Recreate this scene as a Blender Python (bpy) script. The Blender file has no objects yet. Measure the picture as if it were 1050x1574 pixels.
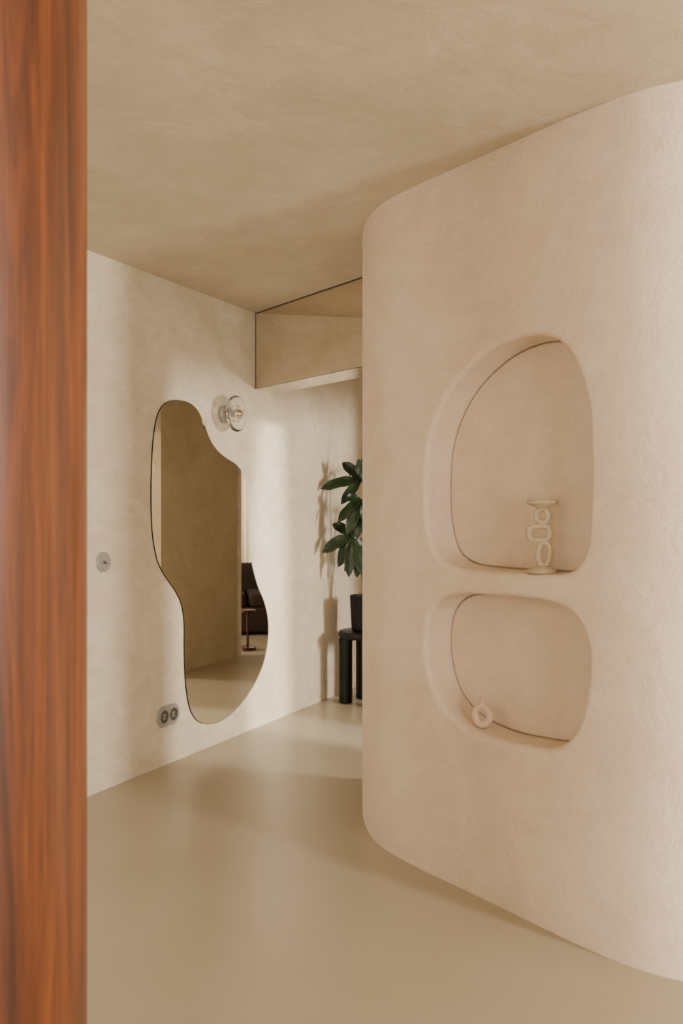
import bpy, bmesh, math, random
from mathutils import Vector, Matrix, Euler
from mathutils.geometry import delaunay_2d_cdt
from mathutils.bvhtree import BVHTree
random.seed(4)
CH=1.30; H=2.496; F=1360.0
W0=Vector((-1.161,4.037)); WD=Vector((0.4462,0.8949)).normalized(); WN=Vector((WD.y,-WD.x))
col=bpy.context.scene.collection

# ---------------------------------------------------------------- materials
def s2l(c):
    return tuple(((v/255)/12.92 if v/255<=0.04045 else ((v/255+0.055)/1.055)**2.4) for v in c)+(1,)
def base_mat(name):
    m=bpy.data.materials.new(name); m.use_nodes=True
    nt=m.node_tree; b=nt.nodes['Principled BSDF']
    return m,nt,b
def noise(nt,scale,detail=4,rough=0.6,vec=None,dist=0):
    n=nt.nodes.new('ShaderNodeTexNoise'); n.inputs['Scale'].default_value=scale
    n.inputs['Detail'].default_value=detail; n.inputs['Roughness'].default_value=rough
    n.inputs['Distortion'].default_value=dist
    if vec: nt.links.new(vec,n.inputs['Vector'])
    return n
def ramp(nt,fac,stops):
    r=nt.nodes.new('ShaderNodeValToRGB'); e=r.color_ramp.elements
    e[0].position,e[0].color=stops[0]; e[1].position,e[1].color=stops[-1]
    for p,c in stops[1:-1]:
        x=e.new(p); x.color=c
    nt.links.new(fac,r.inputs[0]); return r
def bump(nt,b,h,strength,dist=0.01,prev=None):
    n=nt.nodes.new('ShaderNodeBump'); n.inputs['Strength'].default_value=strength
    n.inputs['Distance'].default_value=dist
    nt.links.new(h,n.inputs['Height'])
    if prev: nt.links.new(prev.outputs[0],n.inputs['Normal'])
    nt.links.new(n.outputs[0],b.inputs['Normal']); return n
def plaster(name,c1,c2,rough=0.75,scale=1.6,bs=0.25,cloud=0.3):
    m,nt,b=base_mat(name)
    tc=nt.nodes.new('ShaderNodeTexCoord')
    n1=noise(nt,scale,8,0.66,tc.outputs['Object'],0.9)
    r=ramp(nt,n1.outputs[0],[(0.34,s2l(c1)),(0.64,s2l(c2))])
    # trowelled streaky clouds
    mp=nt.nodes.new('ShaderNodeMapping'); mp.inputs['Scale'].default_value=(1.0,1.0,1.7); mp.inputs['Rotation'].default_value=(.4,.3,.5)
    nt.links.new(tc.outputs['Object'],mp.inputs[0])
    n5=noise(nt,scale*3.2,7,0.7,mp.outputs[0],1.4)
    r5=ramp(nt,n5.outputs[0],[(0.35,(.78,.73,.67,1)),(0.62,(1,1,1,1))])
    mx5=nt.nodes.new('ShaderNodeMixRGB'); mx5.blend_type='MULTIPLY'; mx5.inputs[0].default_value=cloud
    nt.links.new(r.outputs[0],mx5.inputs[1]); nt.links.new(r5.outputs[0],mx5.inputs[2])
    n3=noise(nt,120,4,0.7,tc.outputs['Object'])
    r3=ramp(nt,n3.outputs[0],[(0.3,(.76,.73,.70,1)),(0.6,(1,1,1,1))])
    mx=nt.nodes.new('ShaderNodeMixRGB'); mx.blend_type='MULTIPLY'; mx.inputs[0].default_value=0.3
    nt.links.new(mx5.outputs[0],mx.inputs[1]); nt.links.new(r3.outputs[0],mx.inputs[2])
    nt.links.new(mx.outputs[0],b.inputs['Base Color'])
    b.inputs['Roughness'].default_value=rough
    n2=noise(nt,6,6,0.6,tc.outputs['Object'],.8)
    p=bump(nt,b,n2.outputs[0],bs,0.03)
    n6=noise(nt,28,5,0.6,tc.outputs['Object'],.5)
    p=bump(nt,b,n6.outputs[0],bs,0.006,p)
    n4=noise(nt,110,4,0.65,tc.outputs['Object'])
    bump(nt,b,n4.outputs[0],bs*1.4,0.003,p)
    return m
def simple(name,c,rough=0.5,metal=0.0,nscale=30,var=0.12,bs=0.05,**kw):
    m,nt,b=base_mat(name)
    tc=nt.nodes.new('ShaderNodeTexCoord')
    n=noise(nt,nscale,4,0.6,tc.outputs['Object'])
    l=s2l(c); d=tuple(v*(1-var) for v in l[:3])+(1,); u=tuple(min(1,v*(1+var)) for v in l[:3])+(1,)
    r=ramp(nt,n.outputs[0],[(0.3,d),(0.7,u)])
    nt.links.new(r.outputs[0],b.inputs['Base Color'])
    b.inputs['Roughness'].default_value=rough; b.inputs['Metallic'].default_value=metal
    if bs: bump(nt,b,n.outputs[0],bs,0.003)
    for k,v in kw.items(): b.inputs[k.replace('_',' ')].default_value=v
    return m
M_wallL=plaster('plaster_left',(208,195,171),(224,212,190),cloud=.5)
M_wallC=plaster('plaster_curved',(225,205,183),(235,217,196),scale=1.2,bs=0.28,cloud=.28)
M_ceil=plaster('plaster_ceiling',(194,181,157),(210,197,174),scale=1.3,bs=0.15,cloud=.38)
M_plain=plaster('plaster_plain',(190,175,147),(203,188,160))
def floor_mat():
    m,nt,b=base_mat('microcement_floor')
    tc=nt.nodes.new('ShaderNodeTexCoord')
    n1=noise(nt,1.1,6,0.6,tc.outputs['Object'],0.6)
    r=ramp(nt,n1.outputs[0],[(0.3,s2l((168,156,133))),(0.7,s2l((178,166,143)))])
    nt.links.new(r.outputs[0],b.inputs['Base Color'])
    n2=noise(nt,2,2,0.4,tc.outputs['Object'])
    rr=nt.nodes.new('ShaderNodeMapRange'); rr.inputs['To Min'].default_value=0.27; rr.inputs['To Max'].default_value=0.34
    nt.links.new(n2.outputs[0],rr.inputs[0]); nt.links.new(rr.outputs[0],b.inputs['Roughness'])
    bump(nt,b,n2.outputs[0],0.03,0.01)
    return m
M_floor=floor_mat()
def wood_mat():
    m,nt,b=base_mat('varnished_wood')
    tc=nt.nodes.new('ShaderNodeTexCoord')
    mp=nt.nodes.new('ShaderNodeMapping'); mp.inputs['Scale'].default_value=(11,11,0.6)
    nt.links.new(tc.outputs['Object'],mp.inputs[0])
    n1=noise(nt,2.2,8,0.65,mp.outputs[0],1.2)
    mp2=nt.nodes.new('ShaderNodeMapping'); mp2.inputs['Scale'].default_value=(90,90,2.2)
    nt.links.new(tc.outputs['Object'],mp2.inputs[0])
    n2=noise(nt,3,5,0.7,mp2.outputs[0],0.4)
    r=ramp(nt,n1.outputs[0],[(0.30,s2l((46,20,7))),(0.46,s2l((80,36,11))),(0.56,s2l((100,49,15))),(0.70,s2l((120,62,21)))])
    r2=ramp(nt,n2.outputs[0],[(0.34,(0.5,0.42,0.36,1)),(0.58,(1,1,1,1))])
    mx=nt.nodes.new('ShaderNodeMixRGB'); mx.blend_type='MULTIPLY'; mx.inputs[0].default_value=0.7
    nt.links.new(r.outputs[0],mx.inputs[1]); nt.links.new(r2.outputs[0],mx.inputs[2])
    nt.links.new(mx.outputs[0],b.inputs['Base Color'])
    b.inputs['Roughness'].default_value=0.36
    bump(nt,b,n2.outputs[0],0.08,0.002)
    return m
M_wood=wood_mat()
M_mirror=simple('mirror_silver',(240,238,230),0.005,1.0,2,0.01,0)
M_mirror2=simple('beam_mirror',(232,226,212),0.015,1.0,2,0.01,0)
M_edge=simple('dark_edge',(40,36,30),0.4,0.6)
M_steel=simple('brushed_steel',(165,161,153),0.4,0.35,60)
M_darksteel=simple('dark_steel',(90,88,84),0.4,0.5,60)
M_black=simple('black_lacquer',(6,6,7),0.4,0.0,20,Specular_IOR_Level=.3)
M_pot=simple('black_ceramic',(6,7,8),0.55,0.0,20,Specular_IOR_Level=.25)
M_soil=simple('soil',(40,28,18),0.95,0,60,0.4,0.6)
M_leaf=simple('leaf_green',(22,44,14),0.4,0.0,12,0.35,0.1)
M_bark=simple('bark',(92,78,54),0.85,0.0,40,0.3,0.5)
M_cer=simple('sand_ceramic',(196,178,148),0.8,0.0,90,0.16,0.3)
M_cer2=simple('pink_ceramic',(214,188,164),0.75,0.0,90,0.10,0.2)
M_sofa=simple('brown_upholstery',(46,32,24),0.85,0.0,80,0.2,0.3)
M_red=simple('dark_red_lacquer',(70,20,16),0.3,0.0,10)
M_white=simple('white_frame',(215,205,190),0.5,0.0,10)
def glass_mat():
    m,nt,b=base_mat('clear_glass')
    b.inputs['Base Color'].default_value=(1,1,1,1); b.inputs['Roughness'].default_value=0.02
    b.inputs['Transmission Weight'].default_value=1.0; b.inputs['IOR'].default_value=1.45
    tc=nt.nodes.new('ShaderNodeTexCoord'); n=noise(nt,25,2,0.5,tc.outputs['Object']); bump(nt,b,n.outputs[0],0.08,0.004)
    return m
M_glass=glass_mat()
def curtain_mat():
    m=bpy.data.materials.new('sheer_curtain'); m.use_nodes=True; nt=m.node_tree
    out=nt.nodes['Material Output']; b=nt.nodes['Principled BSDF']
    b.inputs['Base Color'].default_value=s2l((225,216,196)); b.inputs['Roughness'].default_value=0.9
    t=nt.nodes.new('ShaderNodeBsdfTranslucent'); t.inputs[0].default_value=s2l((225,215,190))
    tc=nt.nodes.new('ShaderNodeTexCoord'); n=noise(nt,200,2,0.5,tc.outputs['Object']); bump(nt,b,n.outputs[0],0.1,0.001)
    mx=nt.nodes.new('ShaderNodeMixShader'); mx.inputs[0].default_value=0.4
    nt.links.new(b.outputs[0],mx.inputs[1]); nt.links.new(t.outputs[0],mx.inputs[2]); nt.links.new(mx.outputs[0],out.inputs[0])
    return m
M_curt=curtain_mat()

# ---------------------------------------------------------------- mesh helpers
class MB:
    def __init__(s): s.v=[]; s.f=[]; s.m=[]
    def add(s,v,f,mi=0,mat=None):
        o=len(s.v)
        s.v+= [tuple(mat@Vector(p)) if mat else tuple(p) for p in v]
        s.f+= [tuple(i+o for i in q) for q in f]; s.m+=[mi]*len(f)
    def obj(s,name,mats,parent=None,loc=(0,0,0),rot=None,smooth=True,angle=40,recalc=True,bevel=0):
        me=bpy.data.meshes.new(name); me.from_pydata(s.v,[],s.f)
        for m in (mats if isinstance(mats,list) else [mats]): me.materials.append(m)
        me.polygons.foreach_set('material_index',s.m)
        if recalc:
            bm=bmesh.new(); bm.from_mesh(me); bmesh.ops.recalc_face_normals(bm,faces=bm.faces); bm.to_mesh(me); bm.free()
        if smooth:
            me.polygons.foreach_set('use_smooth',[True]*len(me.polygons))
            try: me.set_sharp_from_angle(angle=math.radians(angle))
            except Exception: pass
        me.update()
        o=bpy.data.objects.new(name,me); col.objects.link(o)
        o.location=loc
        if rot is not None: o.rotation_euler=rot
        if parent: o.parent=parent
        if bevel:
            b=o.modifiers.new('bevel','BEVEL'); b.width=bevel; b.segments=4; b.limit_method='ANGLE'
        return o
def box(c,sz):
    x,y,z=[v/2 for v in sz]
    v=[(c[0]+a*x,c[1]+b*y,c[2]+d*z) for a in(-1,1) for b in(-1,1) for d in(-1,1)]
    return v,[(0,1,3,2),(4,6,7,5),(0,4,5,1),(2,3,7,6),(0,2,6,4),(1,5,7,3)]
def lathe(prof,n=48,closed=False):
    v=[];f=[];k=len(prof)
    for i in range(n):
        a=2*math.pi*i/n
        for r,z in prof: v.append((r*math.cos(a),r*math.sin(a),z))
    rng=range(k) if closed else range(k-1)
    for i in range(n):
        j=(i+1)%n
        for q in rng:
            q2=(q+1)%k
            f.append((i*k+q,j*k+q,j*k+q2,i*k+q2))
    return v,f
def tube(pts,rad,n=14,closed=True,caps=True):
    v=[];f=[];k=len(pts)
    pts=[Vector(p) for p in pts]
    for i,p in enumerate(pts):
        if closed: t=(pts[(i+1)%k]-pts[i-1]).normalized()
        else: t=(pts[min(i+1,k-1)]-pts[max(i-1,0)]).normalized()
        ref=Vector((0,1,0)) if abs(t.y)<0.9 else Vector((1,0,0))
        a=t.cross(ref).normalized(); b=t.cross(a).normalized()
        r=rad[i] if isinstance(rad,(list,tuple)) else rad
        for j in range(n):
            an=2*math.pi*j/n; v.append(tuple(p+a*r*math.cos(an)+b*r*math.sin(an)))
    for i in range(k if closed else k-1):
        i2=(i+1)%k
        for j in range(n):
            j2=(j+1)%n; f.append((i*n+j,i*n+j2,i2*n+j2,i2*n+j))
    if not closed and caps:
        f.append(tuple(range(n))[::-1]); f.append(tuple((k-1)*n+j for j in range(n)))
    return v,f
def superloop(w,h,e,n=48,rot=0):
    out=[]
    for i in range(n):
        a=2*math.pi*i/n; c,s=math.cos(a),math.sin(a)
        x=w*math.copysign(abs(c)**(2/e),c); z=h*math.copysign(abs(s)**(2/e),s)
        out.append((x*math.cos(rot)-z*math.sin(rot),0,x*math.sin(rot)+z*math.cos(rot)))
    return out
def catmull(pts,n=8):
    k=len(pts); out=[]
    for i in range(k):
        p0,p1,p2,p3=[Vector(pts[(i+d)%k]) for d in(-1,0,1,2)]
        for j in range(n):
            t=j/n
            out.append(0.5*((2*p1)+(p2-p0)*t+(2*p0-5*p1+4*p2-p3)*t*t+(3*p1-p0-3*p2+p3)*t**3))
    return out
def bspline(pts,n=10):
    k=len(pts); out=[]
    for i in range(k):
        p0,p1,p2,p3=[Vector(pts[(i+d)%k]) for d in(-1,0,1,2)]
        for j in range(n):
            t=j/n
            out.append((p0*(1-t)**3+p1*(3*t**3-6*t*t+4)+p2*(-3*t**3+3*t*t+3*t+1)+p3*t**3)/6)
    return out
def resample(pts,step):
    k=len(pts); L=[0]
    for i in range(k): L.append(L[-1]+(pts[(i+1)%k]-pts[i]).length)
    T=L[-1]; n=max(8,round(T/step)); out=[]; q=0
    for i in range(n):
        s=T*i/n
        while L[q+1]<s: q+=1
        t=(s-L[q])/(L[q+1]-L[q]); out.append(pts[q].lerp(pts[(q+1)%k],t))
    return out,T
def empty(name,loc,rotz=0):
    e=bpy.data.objects.new(name,None); e.location=loc; e.rotation_euler=(0,0,rotz); e.empty_display_size=0.05
    col.objects.link(e); return e
def tag(o,label,cat): o['label']=label; o['category']=cat
def struct(o,label=None,cat=None):
    o['kind']='structure'
    if label: o['label']=label
    if cat: o['category']=cat

# ---------------------------------------------------------------- shell
XR=4.9; YB=10.0; YN=-3.0; XL=-5.2
mb=MB(); mb.add(*box(((XR+XL)/2,(YB+YN)/2,-0.05),(XR-XL+0.4,YB-YN+0.4,0.1)))
struct(mb.obj('floor',M_floor,smooth=False),'seamless beige microcement floor with a satin sheen','floor')
mb=MB(); mb.add(*box(((XR+XL)/2,(YB+YN)/2,H+0.05),(XR-XL+0.4,YB-YN+0.4,0.1)))
struct(mb.obj('ceiling',M_ceil,smooth=False),'mottled beige plaster ceiling','ceiling')
def wallseg(name,a,b,thick,mat,z0=0,z1=H,lab='',cat='wall'):
    a=Vector(a);b=Vector(b);t=(b-a).normalized();n=Vector((-t.y,t.x))*thick
    v=[(p.x,p.y,z) for z in(z0,z1) for p in(a,b,b+n,a+n)]
    m=MB(); m.add(v,[(0,3,2,1),(4,5,6,7),(0,1,5,4),(1,2,6,5),(2,3,7,6),(3,0,4,7)])
    o=m.obj(name,mat,smooth=False); struct(o,lab,cat); return o
def onwall(s,d=0): p=W0+WD*s+WN*d; return p
wallseg('wall_left',onwall(-7.6),onwall(6.6),0.12,M_wallL,lab='long pale beige hand-troweled plaster wall')
wallseg('wall_corridor',onwall(3.58,1.67),onwall(2.5,1.67),-0.12,M_plain,lab='short beige plaster wall facing the mirror')
wallseg('trim_2',onwall(3.585,1.70),onwall(3.64,1.70),0.16,M_white,lab='pale door jamb at the end of the wall',cat='trim')
wallseg('trim_3',(.32,4.20),onwall(2.49,1.60),-0.10,M_plain,z0=1.93,lab='plaster header above the side passage',cat='trim')  # unseen header, added to keep hall light off the upper left wall
wallseg('wall_partition',(1.62,2.75),(XR,1.85),0.10,M_plain,lab='plain beige plaster partition wall')  # unseen wall, added to stop hall light spilling south of the curved wall
wallseg('wall_right',(XR,YN),(XR,YB),-0.1,M_plain,lab='plain beige plaster wall')
wallseg('wall_back',(XL,YB),(XR,YB),0.1,M_plain,lab='plain beige plaster wall')
wallseg('wall_near',(XL,YN),(XR,YN),-0.1,M_plain,lab='plain beige plaster wall')
wallseg('wall_side',(XL,YN),(XL,YB),0.1,M_plain,lab='plain beige plaster wall')

# ---------------------------------------------------------------- curved wall with niches
ctrl=[(1.75,2.75),(1.6,3.1),(1.3,3.55),(.9,3.92),(.5,4.18),(.25,4.28),(.130,4.15),(.090,3.95),(.090,3.75),(.108,3.58),(.142,3.46),
(.187,3.367),(.292,3.212),(.395,3.08),(.487,2.957),(.572,2.842),(.650,2.735),(.724,2.638),(.797,2.555),(.869,2.492),(.947,2.448),(1.05,2.415),(1.2,2.40),(1.4,2.42),(1.62,2.52)]
plan,PL=resample(bspline(ctrl,24),0.004)
NP=len(plan); ds=PL/NP
def pl(s):
    u=(s/ds)%NP; i=int(u); t=u-i
    p=plan[i].lerp(plan[(i+1)%NP],t)
    a=plan[(i-4)%NP]; b=plan[(i+5)%NP]; tg=(b-a).normalized()
    return p,Vector((-tg.y,tg.x))
ratios=[p.x/p.y for p in plan]
i0=min(range(NP),key=lambda i:ratios[i]); 
def s_from_px(px):
    k=(px-525)/F; i=i0
    while not (ratios[i%NP]<=k<=ratios[(i+1)%NP]):
        i+=1
        if i>i0+NP: raise ValueError(px)
    t=(k-ratios[i%NP])/(ratios[(i+1)%NP]-ratios[i%NP])
    return (i+t)*ds
def sz(px,py):
    s=s_from_px(px); p,_=pl(s)
    return (s if s<PL*1.5 else s-PL, CH-(py-787)/F*p.y)
up=[(648,770),(650,700),(661,650),(681,605),(710,565),(750,530),(790,511),(828,505),(860,513),(886,542),(904,590),(913,640),(915,715),(914,790),(909,840),(894,878),(862,893),(800,891),(735,886),(691,878),(664,855),(652,815)]
lo=[(648,985),(653,945),(668,918),(695,905),(740,905),(790,908),(832,913),(867,924),(892,945),(906,975),(913,1010),(911,1050),(904,1096),(888,1136),(862,1158),(835,1161),(800,1155),(760,1146),(722,1130),(689,1106),(665,1072),(652,1030)]
holes=[]
for L in(up,lo):
    pts=[Vector(sz(*q)) for q in L]
    c,_=resample(catmull(pts,10),0.012)
    for _ in range(5):
        c=[(c[i-1]+c[i]*2+c[(i+1)%len(c)])/4 for i in range(len(c))]
    area=sum(c[i-1].x*c[i].y-c[i].x*c[i-1].y for i in range(len(c)))
    if area<0: c=c[::-1]
    holes.append(c)
def inside(p,poly):
    r=False;j=len(poly)-1
    for i in range(len(poly)):
        a,b=poly[i],poly[j]
        if (a.y>p.y)!=(b.y>p.y) and p.x<(b.x-a.x)*(p.y-a.y)/(b.y-a.y)+a.x: r=not r
        j=i
    return r
def offset(c,d):
    k=len(c);o=[]
    for i in range(k):
        t=(c[(i+1)%k]-c[i-1]).normalized(); o.append(c[i]+Vector((-t.y,t.x))*d)
    return o
R=0.020; D=0.122
prof=[(R*math.sin(a),R*(1-math.cos(a))) for a in [math.radians(x) for x in(0,11,22,34,46,58,70,80,88)]]
prof+=[(R+.0006,D*.3),(R+.0012,D*.65),(R+.0022,D-.012),(R+.003,D-.001),(R+.0034,D+.014),(R+.0090,D+.014),(R+.0094,D)]
V2=[];DEP=[];FC=[]
def addp(p,d): V2.append(p.copy()); DEP.append(d); return len(V2)-1
rings=[]
for c in holes:
    rs=[]
    for o,d in prof:
        rs.append([addp(p,d) for p in offset(c,o)])
    rings.append(rs)
    k=len(c)
    for a,b in zip(rs[:-1],rs[1:]):
        for i in range(k):
            j=(i+1)%k; FC.append((a[i],a[j],b[j],b[i]))
def cdt_fill(loops,loopids,gridpts,keep,dep):
    pts=[];ids=[];edges=[]
    for lp,li in zip(loops,loopids):
        o=len(pts); pts+=lp; ids+=li
        edges+=[(o+i,o+(i+1)%len(lp)) for i in range(len(lp))]
    for g in gridpts: pts.append(g); ids.append(None)
    vo,eo,fo,ov,oe,of=delaunay_2d_cdt(pts,edges,[],0,1e-7)
    mp=[]
    for i,v in enumerate(vo):
        src=[x for x in ov[i] if x<len(ids)] if ov[i] else []
        idd=None
        for x in src:
            if ids[x] is not None: idd=ids[x]
        mp.append(idd if idd is not None else addp(Vector(v),dep))
    for f in fo:
        c=sum((Vector(vo[i]) for i in f),Vector((0,0)))/len(f)
        if keep(c): 
            ff=[mp[i] for i in f]
            a,b,cc=[Vector(vo[i]) for i in f[:3]]
            if (b-a).cross(cc-a)<0: ff=ff[::-1]
            if len(set(ff))>2: FC.append(tuple(ff))
smin=min(p.x for c in holes for p in c)
sA=smin-1.6; sB=sA+PL
big=[offset(c,-0.012) for c in holes]
g=[]
ns=int(PL/0.022); nz=60
for i in range(ns+1):
    for j in range(nz+1):
        p=Vector((sA+(sB-sA)*i/ns,H*j/nz))
        if any(inside(p,b) for b in big): continue
        g.append(p)
cdt_fill([[p for p in c] for c in holes],[r[0] for r in rings],g,lambda c:not any(inside(c,h) for h in holes),0)
for c,rs in zip(holes,rings):
    inner=[V2[i] for i in rs[-1]]; small=offset(inner,0.012)
    xs=[p.x for p in inner]; ys=[p.y for p in inner]; g=[]
    y=min(ys)
    while y<max(ys):
        x=min(xs)
        while x<max(xs):
            p=Vector((x,y))
            if inside(p,small): g.append(p)
            x+=0.03
        y+=0.04
    cdt_fill([inner],[rs[-1]],g,lambda q:inside(q,inner),D)
mb=MB(); V3=[]
for p,d in zip(V2,DEP):
    q,n=pl(p.x%PL); q=q+n*d; V3.append((q.x,q.y,p.y))
mb.v=V3; mb.f=FC; mb.m=[0]*len(FC)
cw=mb.obj('wall_curved',M_wallC,recalc=False,angle=50)
bm=bmesh.new(); bm.from_mesh(cw.data); bmesh.ops.remove_doubles(bm,verts=bm.verts,dist=1e-5); bm.to_mesh(cw.data)
bvh=BVHTree.FromBMesh(bm); bm.free()
struct(cw,'rounded pinkish-beige plaster wall with two organic recessed niches','wall')

# ---------------------------------------------------------------- mirror clad beam
bd=Vector((.6056,-.7958)); bn=Vector((-.7958,-.6056)) # bn faces camera
B0=onwall(1.44)
zb=2.04
a=B0-bd*0.06; b=B0+bd*1.30; th=-bn*0.215
v=[(p.x,p.y,z) for z in(zb,H-0.001) for p in(a,b,b+th,a+th)]
mb=MB(); mb.add(v,[(0,3,2,1),(4,5,6,7),(0,1,5,4),(1,2,6,5),(2,3,7,6),(3,0,4,7)])
def strip(p,q,z0,z1,off,w):
    pp=[p+bn*off,q+bn*off,q-bn*w,p-bn*w]
    vv=[(x.x,x.y,z) for z in(z0,z1) for x in pp]
    mb.add(vv,[(0,3,2,1),(4,5,6,7),(0,1,5,4),(1,2,6,5),(2,3,7,6),(3,0,4,7)],1)
strip(B0,b,H-0.005,H-0.0005,0.003,0.001)
strip(B0,b,zb-0.0005,zb+0.002,0.001,0.001)
strip(B0-bd*0.002,B0+bd*0.004,zb,H-0.002,0.002,0.001)
o=mb.obj('trim_1',[M_mirror2,M_edge],smooth=False); struct(o,'mirror-clad ceiling beam with thin dark edges','beam')

# ---------------------------------------------------------------- organic wall mirror
def wallpt(px,py):
    k=(px-525)/F
    s=-(W0.x-k*W0.y)/(WD.x-k*WD.y)
    p=W0+WD*s
    return s,CH-(py-787)/F*p.y
mo=[(273,615),(290,619),(303,631),(312,650),(320,672),(330,689),(345,703),(362,714),(373,730),(378,755),(380,800),(383,850),(393,895),(405,925),(411,955),(410,990),(402,1025),(385,1060),(360,1092),(337,1109),(316,1113),(300,1106),(290,1087),(284,1050),(282,1000),(282,960),(278,930),(268,908),(252,885),(240,860),(233,820),(231,770),(232,710),(236,660),(244,630),(256,617)]
pts=[Vector(wallpt(*q)) for q in mo]
c,_=resample(catmull(pts,10),0.01)
for _ in range(8): c=[(c[i-1]+c[i]*2+c[(i+1)%len(c)])/4 for i in range(len(c))]
k=len(c); v=[];f=[]
def W3(s,z,d): p=onwall(s,d); return (p.x,p.y,z)
v+=[W3(p.x,p.y,0.001) for p in c]; v+=[W3(p.x,p.y,0.006) for p in c]
def parea(q): return abs(sum(q[i-1].x*q[i].y-q[i].x*q[i-1].y for i in range(k)))
ci=offset(c,0.002)
if parea(ci)>parea(c): ci=offset(c,-0.002)
v+=[W3(p.x,p.y,0.007) for p in ci]
mb=MB()
f=[(i,(i+1)%k,k+(i+1)%k,k+i) for i in range(k)]+[(k+i,k+(i+1)%k,2*k+(i+1)%k,2*k+i) for i in range(k)]
mb.add(v,f,1)
mb.f.append(tuple(range(2*k,3*k))); mb.m.append(0)
mb.f.append(tuple(range(0,k))[::-1]); mb.m.append(1)
o=mb.obj('wall_mirror',[M_mirror,M_edge],angle=20)
tag(o,'tall frameless wavy organic wall mirror on the plaster wall','mirror')

def wallmat(s,z,d=0.0):
    p=onwall(s,d)
    return Matrix(((WD.x,0,WN.x,p.x),(WD.y,0,WN.y,p.y),(0,1,0,z),(0,0,0,1)))
def wobj(mb,name,mats,M,parent=None,**kw):
    o=mb.obj(name,mats,**kw)
    if parent: o.parent=parent
    else: o.matrix_world=M
    return o
# light switch
s,z=wallpt(158,864); rr=15.5/F*(W0+WD*s).y
mb=MB(); mb.add(*lathe([(0,0),(rr,0),(rr,.006),(rr-.002,.008),(rr*.3,.0085),(0,.0085)],56))
sw=wobj(mb,'light_switch',M_steel,wallmat(s,z,0.0005)); tag(sw,'round brushed steel toggle light switch on the plaster wall','light switch')
mb=MB(); mb.add(*tube([(0,0,.006),(0,-.002,.014),(0,-.006,.024)],[.0035,.003,.0035],12,False))
mb.add(*lathe([(0,.008),(.006,.008),(.006,.0105),(0,.0105)],24)); wobj(mb,'toggle',M_darksteel,None,sw)
# socket
s1,z1=wallpt(240.5,1105); s2,_=wallpt(274,1105); sc=(s1+s2)/2; hw=(s2-s1)/2
d_=(W0+WD*sc).y; hh=16.3/F*d_; 
def stadium(hw,hh,n=24):
    out=[]
    for i in range(n+1):
        a=-math.pi/2+math.pi*i/n; out.append((hw-hh+hh*math.cos(a),hh*math.sin(a)))
    for i in range(n+1):
        a=math.pi/2+math.pi*i/n; out.append((-(hw-hh)+hh*math.cos(a),hh*math.sin(a)))
    return out
hw=max(hw,hh*1.7)
def plate(hw,hh,z0,z1,bv=.002):
    L=[(stadium(hw,hh),z0),(stadium(hw,hh),z1-bv),(stadium(hw-bv,hh-bv),z1)]
    v=[];f=[];k=len(L[0][0])
    for st,z in L: v+=[(x,y,z) for x,y in st]
    for r in range(2):
        f+=[(r*k+i,r*k+(i+1)%k,(r+1)*k+(i+1)%k,(r+1)*k+i) for i in range(k)]
    f.append(tuple(range(2*k,3*k))); f.append(tuple(range(k))[::-1]); return v,f
mb=MB(); mb.add(*plate(hw,hh,0,.008)); 
so=wobj(mb,'power_socket',M_steel,wallmat(sc,z1,0.0005),angle=30); tag(so,'double round-pin brushed metal power socket plate low on the wall','power socket')
for sx in(-1,1):
    mb=MB(); r0=hh*.66
    mb.add(*lathe([(r0,.008),(r0,.012),(r0-.004,.012)],36),0)
    mb.add(*lathe([(r0-.004,.012),(r0-.007,.0083),(0,.0083)],36),1)
    mb.add(*lathe([(0,.0085),(.014,.0085),(.014,.0098),(.012,.0100),(0,.0100)],30),0)
    for py in(-1,1):
        vv,ff=lathe([(0,.0100),(.0045,.0100),(.0045,.0106),(0,.0106)],16); mb.add([(x+py*.0085,y,z) for x,y,z in vv],ff,2)
    mb.v=[(x+sx*(hw-hh),y,z) for x,y,z in mb.v]
    wobj(mb,'socket_well',[M_steel,M_darksteel,M_black],None,so)
# wall lamp
lz=CH-(635-787)/F*4.95
ls=1.095
M=wallmat(ls,lz,0.0)
wl=bpy.data.objects.new('wall_lamp',None); col.objects.link(wl); wl.matrix_world=M; wl.empty_display_size=.05
tag(wl,'wall lamp with ribbed clear glass disc and chrome centre','wall lamp')
mb=MB(); mb.add(*lathe([(0,.001),(.047,.001),(.05,.004),(.05,.026),(.046,.03),(.02,.032),(.018,.075),(.012,.085),(0,.085)],48)); wobj(mb,'wall_mount',M_steel,None,wl)
pr=[(.022,.070),(.03,.064),(.045,.066),(.055,.074),(.065,.068),(.08,.074),(.09,.080),(.099,.086),(.103,.092),(.099,.097),(.088,.094),(.078,.088),(.066,.084),(.055,.096),(.045,.084),(.03,.080),(.022,.080)]
mb=MB(); mb.add(*lathe(pr,64,True)); wobj(mb,'glass_disc',M_glass,None,wl,angle=180)
pr=[(0.0,.084)]+[(.032*math.sin(a),.112-.028*math.cos(a)) for a in [math.pi*i/14 for i in range(1,14)]]+[(0,.140)]
mb=MB(); mb.add(*lathe(pr,40)); wobj(mb,'bulb',M_glass,None,wl,angle=180)
pr=[(.0,.083)]+[(.017*math.sin(a),.105-.017*math.cos(a)) for a in [math.pi*i/10 for i in range(1,10)]]+[(0,.122)]
mb=MB(); mb.add(*lathe(pr,32)); wobj(mb,'bulb_core',simple('chrome',(225,215,200),.08,1,5,.03,0),None,wl,angle=180)

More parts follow.
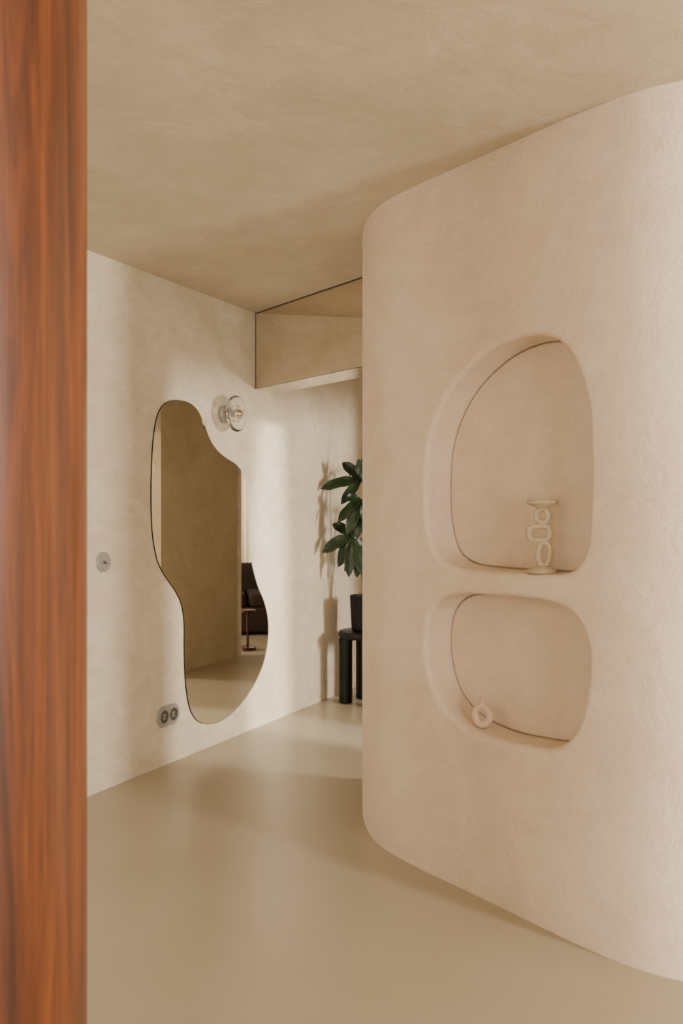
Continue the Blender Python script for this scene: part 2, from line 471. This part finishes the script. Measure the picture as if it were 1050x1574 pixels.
# ---------------------------------------------------------------- stool
SC=(0.165,6.05); st=empty('stool',(SC[0],SC[1],0)); tag(st,'black round stool with thick cylindrical legs holding a plant','stool')
mb=MB(); zt=.492
mb.add(*lathe([(0,zt-.05),(.165,zt-.05),(.178,zt-.045),(.186,zt-.03),(.186,zt-.02),(.178,zt-.004),(.165,zt),(0,zt)],72)); mb.obj('seat',M_black,st)
for a in(188,98,8,278):
    a=math.radians(a); x,y=.137*math.cos(a),.137*math.sin(a)
    mb=MB(); mb.add(*lathe([(0,0.001),(.040,0.001),(.045,.006),(.045,zt-.10),(.045,zt-.085),(.047,zt-.07),(.045,zt-.055),(.038,zt-.05),(0,zt-.05)],32))
    mb.obj('leg',M_black,st,loc=(x,y,0))
# ---------------------------------------------------------------- plant
pp=empty('potted_plant',(SC[0],SC[1],zt+.001)); tag(pp,'leafy dark green plant in a matte black pot on the stool','plant')
mb=MB(); mb.add(*lathe([(0,0),(.088,0),(.096,.006),(.108,.232),(.106,.238),(.098,.238),(.095,.225),(.09,.05),(0,.05)],64)); mb.obj('pot',M_pot,pp)
mb=MB(); mb.add(*lathe([(0,.205),(.0935,.205),(.093,.190),(0,.190)],32)); mb.obj('soil',M_soil,pp)
lf=MB(); tr=MB()
def leaf(base,tip,width,fold=0.25,droop=0.12,nrm=None):
    base=Vector(base);tip=Vector(tip);d=tip-base;L=d.length;t=d.normalized()
    if nrm is None: nrm=Vector((random.uniform(-.3,.3),-0.75,random.uniform(.2,.7)))
    side=t.cross(nrm).normalized(); n=side.cross(t).normalized()
    if n.z<0: n=-n
    N=12;v=[];f=[]
    for i in range(N+1):
        u=i/N
        w=width*(math.sin(math.pi*min(1,u**0.85))**0.8)*(0.55+0.6*u)*(1 if u<.999 else 0)+.001
        if u<.08: w=.0025
        c=base+t*L*u+Vector((0,0,-1))*droop*L*(u*u-u*0.6)
        wav=.006*math.sin(u*14)
        v+=[c-side*w+n*(fold*w+wav),c-side*w*.5+n*(fold*w*.35),c,c+side*w*.5+n*(fold*w*.35),c+side*w+n*(fold*w-wav)]
    for i in range(N):
        for j in range(4):
            f.append((i*5+j,i*5+j+1,i*5+6+j,i*5+5+j))
    lf.add(v,f)
def P(px,py,y):
    return Vector(((px-525)/F*y-SC[0], y-SC[1], CH-(py-787)/F*y-zt))
tr.add(*tube([(0,0,.19),(.01,.0,.35),(-.005,.01,.5),(.01,0,.68),(.0,0,.85),(-.01,0,1.05)],[.012,.011,.01,.009,.007,.005],10,False))
tr.add(*tube([(0,0,.19),(.03,.02,.4),(.07,.03,.62),(.12,.02,.85)],[.011,.009,.008,.005],10,False))
tr.add(*tube([(0,0,.19),(-.02,-.02,.35),(-.03,-.03,.47),(-.045,-.03,.56)],[.01,.008,.007,.005],10,False))
YY=6.0
def stemto(p,q): 
    p=Vector(p);q=Vector(q);m=(p+q)/2+Vector((0,0,.015)); tr.add(*tube([p,m,q],[.0035,.003,.003],6,False))
h1=P(556,737,YY); stemto((-.005,0,.95),h1)
for tp,w in[((492,749),.050),((526,709),.044),((551,704),.038),((560,700),.032),((590,715),.03),((597,745),.03),((575,770),.028),((524,774),.042)]:
    leaf(h1,P(tp[0],tp[1],YY-random.uniform(-.05,.08)),w)
h2=P(556,768,YY-.05); stemto((-.0,0,.85),h2)
for tp,w in[((519,800),.048),((533,819),.048),((549,826),.046),((566,815),.036),((595,785),.03),((530,764),.038)]:
    leaf(h2,P(tp[0],tp[1],YY-random.uniform(0,.1)),w,droop=.2)
h3=P(541,823,YY-.03); stemto((-.03,-.03,.5),h3)
for tp,w in[((495,847),.050),((511,803),.044),((520,869),.048),((536,884),.048),((558,882),.044),((566,845),.036),((563,805),.036),((540,786),.038)]:
    leaf(h3,P(tp[0],tp[1],YY-random.uniform(-.04,.1)),w,droop=.15)
h4=P(556,846,YY+.04); stemto((.01,0,.45),h4)
for tp,w in[((529,876),.036),((548,886),.038),((572,884),.03),((592,864),.028),((585,835),.028)]:
    leaf(h4,P(tp[0],tp[1],YY+random.uniform(-.04,.1)),w,droop=.15)
for hc in[(.12,.02,.85),(.16,.05,.65),(.07,.05,.75),(.13,-.03,.55),(.0,.05,1.08)]:
    hc=Vector(hc)
    stemto((.05,.02,hc.z-.12),hc)
    for i in range(7):
        a=2*math.pi*i/7+random.random()*.4
        tip=hc+Vector((math.cos(a)*.15*(1 if math.cos(a)>0 else .75),math.sin(a)*.13,random.uniform(-.06,.03)))
        leaf(hc,tip,.026,nrm=Vector((0,0,1)))
lf.obj('foliage',M_leaf,pp,angle=60,recalc=False)['kind']='stuff'
tr.obj('stem',M_bark,pp)

# ---------------------------------------------------------------- niche objects
def place(px,y,z0):
    X=(px-525)/F*y
    h=bvh.ray_cast(Vector((X,y,z0)),Vector((0,0,-1)))
    return Vector((X,y,(h[0].z if h[0] else z0)+.0008))
lc=place(833,2.838,1.20)
ch=empty('candle_holder',lc,math.radians(-13)); tag(ch,'sand-coloured ceramic candle holder of stacked rings in the upper niche','candle holder')
u=2.838/F
mb=MB(); mb.add(*lathe([(0,0),(23*u,0),(24*u,2*u),(22*u,5*u),(14*u,8.5*u),(6*u,11*u),(0,11.5*u)],48)); mb.obj('base',M_cer,ch)
def ringpart(name,cx,cz,w,h,e,t,rot=0):
    m=MB(); m.add(*tube(superloop(w,h,e,56,rot),t,14)); m.obj(name,M_cer,ch,loc=(cx,0,cz),angle=180)
ringpart('ring',3*u,29*u,8.5*u,17.5*u,2.4,4.2*u,math.radians(-3))
ringpart('ring',-4*u,61*u,15.5*u,10.5*u,3.4,4.4*u,math.radians(4))
ringpart('ring',0*u,87.5*u,9*u,10*u,2.2,4.0*u)
mb=MB(); mb.add(*lathe([(0,97*u),(6*u,97.5*u),(8*u,100*u),(19*u,104*u),(23*u,107*u),(23.5*u,111*u),(21.5*u,112*u),(19*u,109.5*u),(9*u,107*u),(0,107*u)],48)); mb.obj('dish',M_cer,ch)
lc=place(741,3.040,.66)
u=3.04/F
vs=MB()
ang=[math.pi/2+2*math.pi*i/60 for i in range(60)]
pts=[(11.8*u*math.cos(a),0,18.5*u+13.5*u*math.sin(a)) for a in ang]
rad=[4.8*u+1.6*u*(0.5-0.5*math.sin(a)) for a in ang]
vs.add(*tube(pts,rad,18))
vs.add(*lathe([(4.6*u,33*u),(3.8*u,38*u),(3.6*u,42*u),(4.3*u,46*u),(3.2*u,46.3*u),(2.6*u,42*u),(2.6*u,35*u)],24))
mnz=min(p[2] for p in vs.v); vs.v=[(x,y,z-mnz) for x,y,z in vs.v]
o=vs.obj('ring_vase',M_cer2,loc=lc,rot=(0,0,math.radians(-28)),angle=180); tag(o,'small pale pink ceramic ring-shaped vase in the lower niche','vase')

# ---------------------------------------------------------------- wooden column
mb=MB(); mb.add(*lathe([(0,.001),(.2,.001),(.2,H*.25),(.2,H*.5),(.2,H*.75),(.2,H-.001),(0,H-.001)],128))
o=mb.obj('wooden_column',M_wood,loc=(-.4685,.906,0)); tag(o,'round varnished orange-brown wooden column','column')

# ---------------------------------------------------------------- things seen in the mirror
def rbox(name,c,sz,mat,parent,bv=.03):
    m=MB(); m.add(*box((0,0,0),sz)); return m.obj(name,mat,parent,loc=c,bevel=bv)
sf=empty('sofa',(3.35,7.55,0),math.radians(-62)); tag(sf,'low dark brown upholstered sofa by the window','sofa')
rbox('base',(0,0,.16),(1.9,.9,.26),M_sofa,sf)
rbox('backrest',(0,.36,.50),(1.9,.2,.44),M_sofa,sf,.06)
for x in(-.85,.85): rbox('armrest',(x,-.05,.40),(.2,.8,.24),M_sofa,sf,.05)
for x in(-.38,.38): rbox('seat_cushion',(x,-.08,.36),(.74,.68,.16),M_sofa,sf,.05)
for x in(-.75,.75):
    for y in(-.35,.35): rbox('foot',(x,y,.016),(.06,.06,.03),M_black,sf,.004)
tb=empty('side_table',(2.12,6.84,0)); tag(tb,'small round dark red lacquered side table','side table')
mb=MB(); mb.add(*lathe([(0,.001),(.08,.001),(.08,.03),(.02,.045),(0,.045)],40)); mb.obj('base',M_red,tb)
mb=MB(); mb.add(*lathe([(0,.045),(.012,.045),(.012,.36),(0,.36)],24)); mb.obj('pole',M_red,tb)
mb=MB(); mb.add(*lathe([(0,.36),(.075,.36),(.08,.365),(.08,.375),(.075,.38),(0,.38)],48)); mb.obj('table_top',M_red,tb)
v=[];f=[]; n=360
for i in range(n+1):
    y=7.0+2.7*i/n; x=4.62+.035*math.sin(i*math.pi*2/9)
    v+=[(x,y,.02),(x,y,H-.03)]
f=[(2*i,2*i+2,2*i+3,2*i+1) for i in range(n)]
mb=MB(); mb.add(v,f); o=mb.obj('curtain',M_curt,angle=180); tag(o,'pale pleated sheer curtain hanging before the window','curtain')
mb=MB(); mb.add(*tube([(4.62,6.95,H-.02),(4.62,9.75,H-.02)],.012,12,False))
rd=mb.obj('curtain_rail',M_steel,o)
def window(i,y,zc,w,h,x=XR):
    m=MB(); t=.06
    for dy in(-w/2,0,w/2): m.add(*box((x-.03,y+dy,zc),(.05,t,h+t)))
    for dz in(-h/2,h/2): m.add(*box((x-.03,y,zc+dz),(.052,w+t,t)))
    o=m.obj('window_%d'%i,M_white,smooth=False); struct(o,'pale framed window','window')

# ---------------------------------------------------------------- lights
def area(name,loc,target,sx,sy,power,color):
    l=bpy.data.lights.new(name,'AREA'); l.shape='RECTANGLE'; l.size=sx; l.size_y=sy; l.energy=power; l.color=color
    o=bpy.data.objects.new(name,l); col.objects.link(o); o.location=loc
    o.rotation_euler=(Vector(target)-Vector(loc)).to_track_quat('-Z','Y').to_euler(); return o
warm=(1.0,.945,.87)
area('window_light_hall',(4.78,2.95,1.6),(-.4,5.5,1.1),.6,1.0,300,warm); window(1,2.95,1.45,1.1,1.6)
area('window_light_side',(4.78,-1.0,1.6),(1.0,2.4,1.4),.5,1.4,380,warm); window(2,-1.0,1.5,.9,1.9)
area('window_light_living',(4.82,8.3,1.4),(2,7.5,1.2),2.4,2.0,80,(1,.95,.88)); window(3,8.3,1.4,2.5,2.1)
area('window_light_near',(-2.1,-2.6,1.3),(0,3,1.9),1.2,1.8,105,warm)  # added fill from behind left, also sets the column highlight; no window here
area('window_light_entry',(2.3,-2.7,1.3),(.9,2.4,1.7),1.2,1.8,120,warm)  # added key from behind right for the curved wall; no window here
l=bpy.data.lights.new('sun_shaft','SPOT'); l.energy=2600; l.color=(1,.94,.85); l.spot_size=math.radians(50); l.spot_blend=.6; l.shadow_soft_size=.1
o=bpy.data.objects.new('sun_shaft',l); col.objects.link(o); o.location=(4.75,2.1,2.2)
o.rotation_euler=(Vector((-.05,5.22,.2))-Vector(o.location)).to_track_quat('-Z','Y').to_euler(); o.scale=(.09,1,1)
w=bpy.data.worlds.new('world'); bpy.context.scene.world=w; w.use_nodes=True
w.node_tree.nodes['Background'].inputs[0].default_value=(1,.9,.78,1); w.node_tree.nodes['Background'].inputs[1].default_value=.3

# ---------------------------------------------------------------- camera
cd=bpy.data.cameras.new('camera'); cam=bpy.data.objects.new('camera',cd); col.objects.link(cam)
cam.location=(0,0,CH); cam.rotation_euler=(math.radians(90),0,0)
cd.sensor_fit='HORIZONTAL'; cd.sensor_width=24; cd.lens=F/1050*24; cd.clip_start=.05
cd.dof.use_dof=True; cd.dof.focus_distance=3.5; cd.dof.aperture_fstop=8
bpy.context.scene.camera=cam
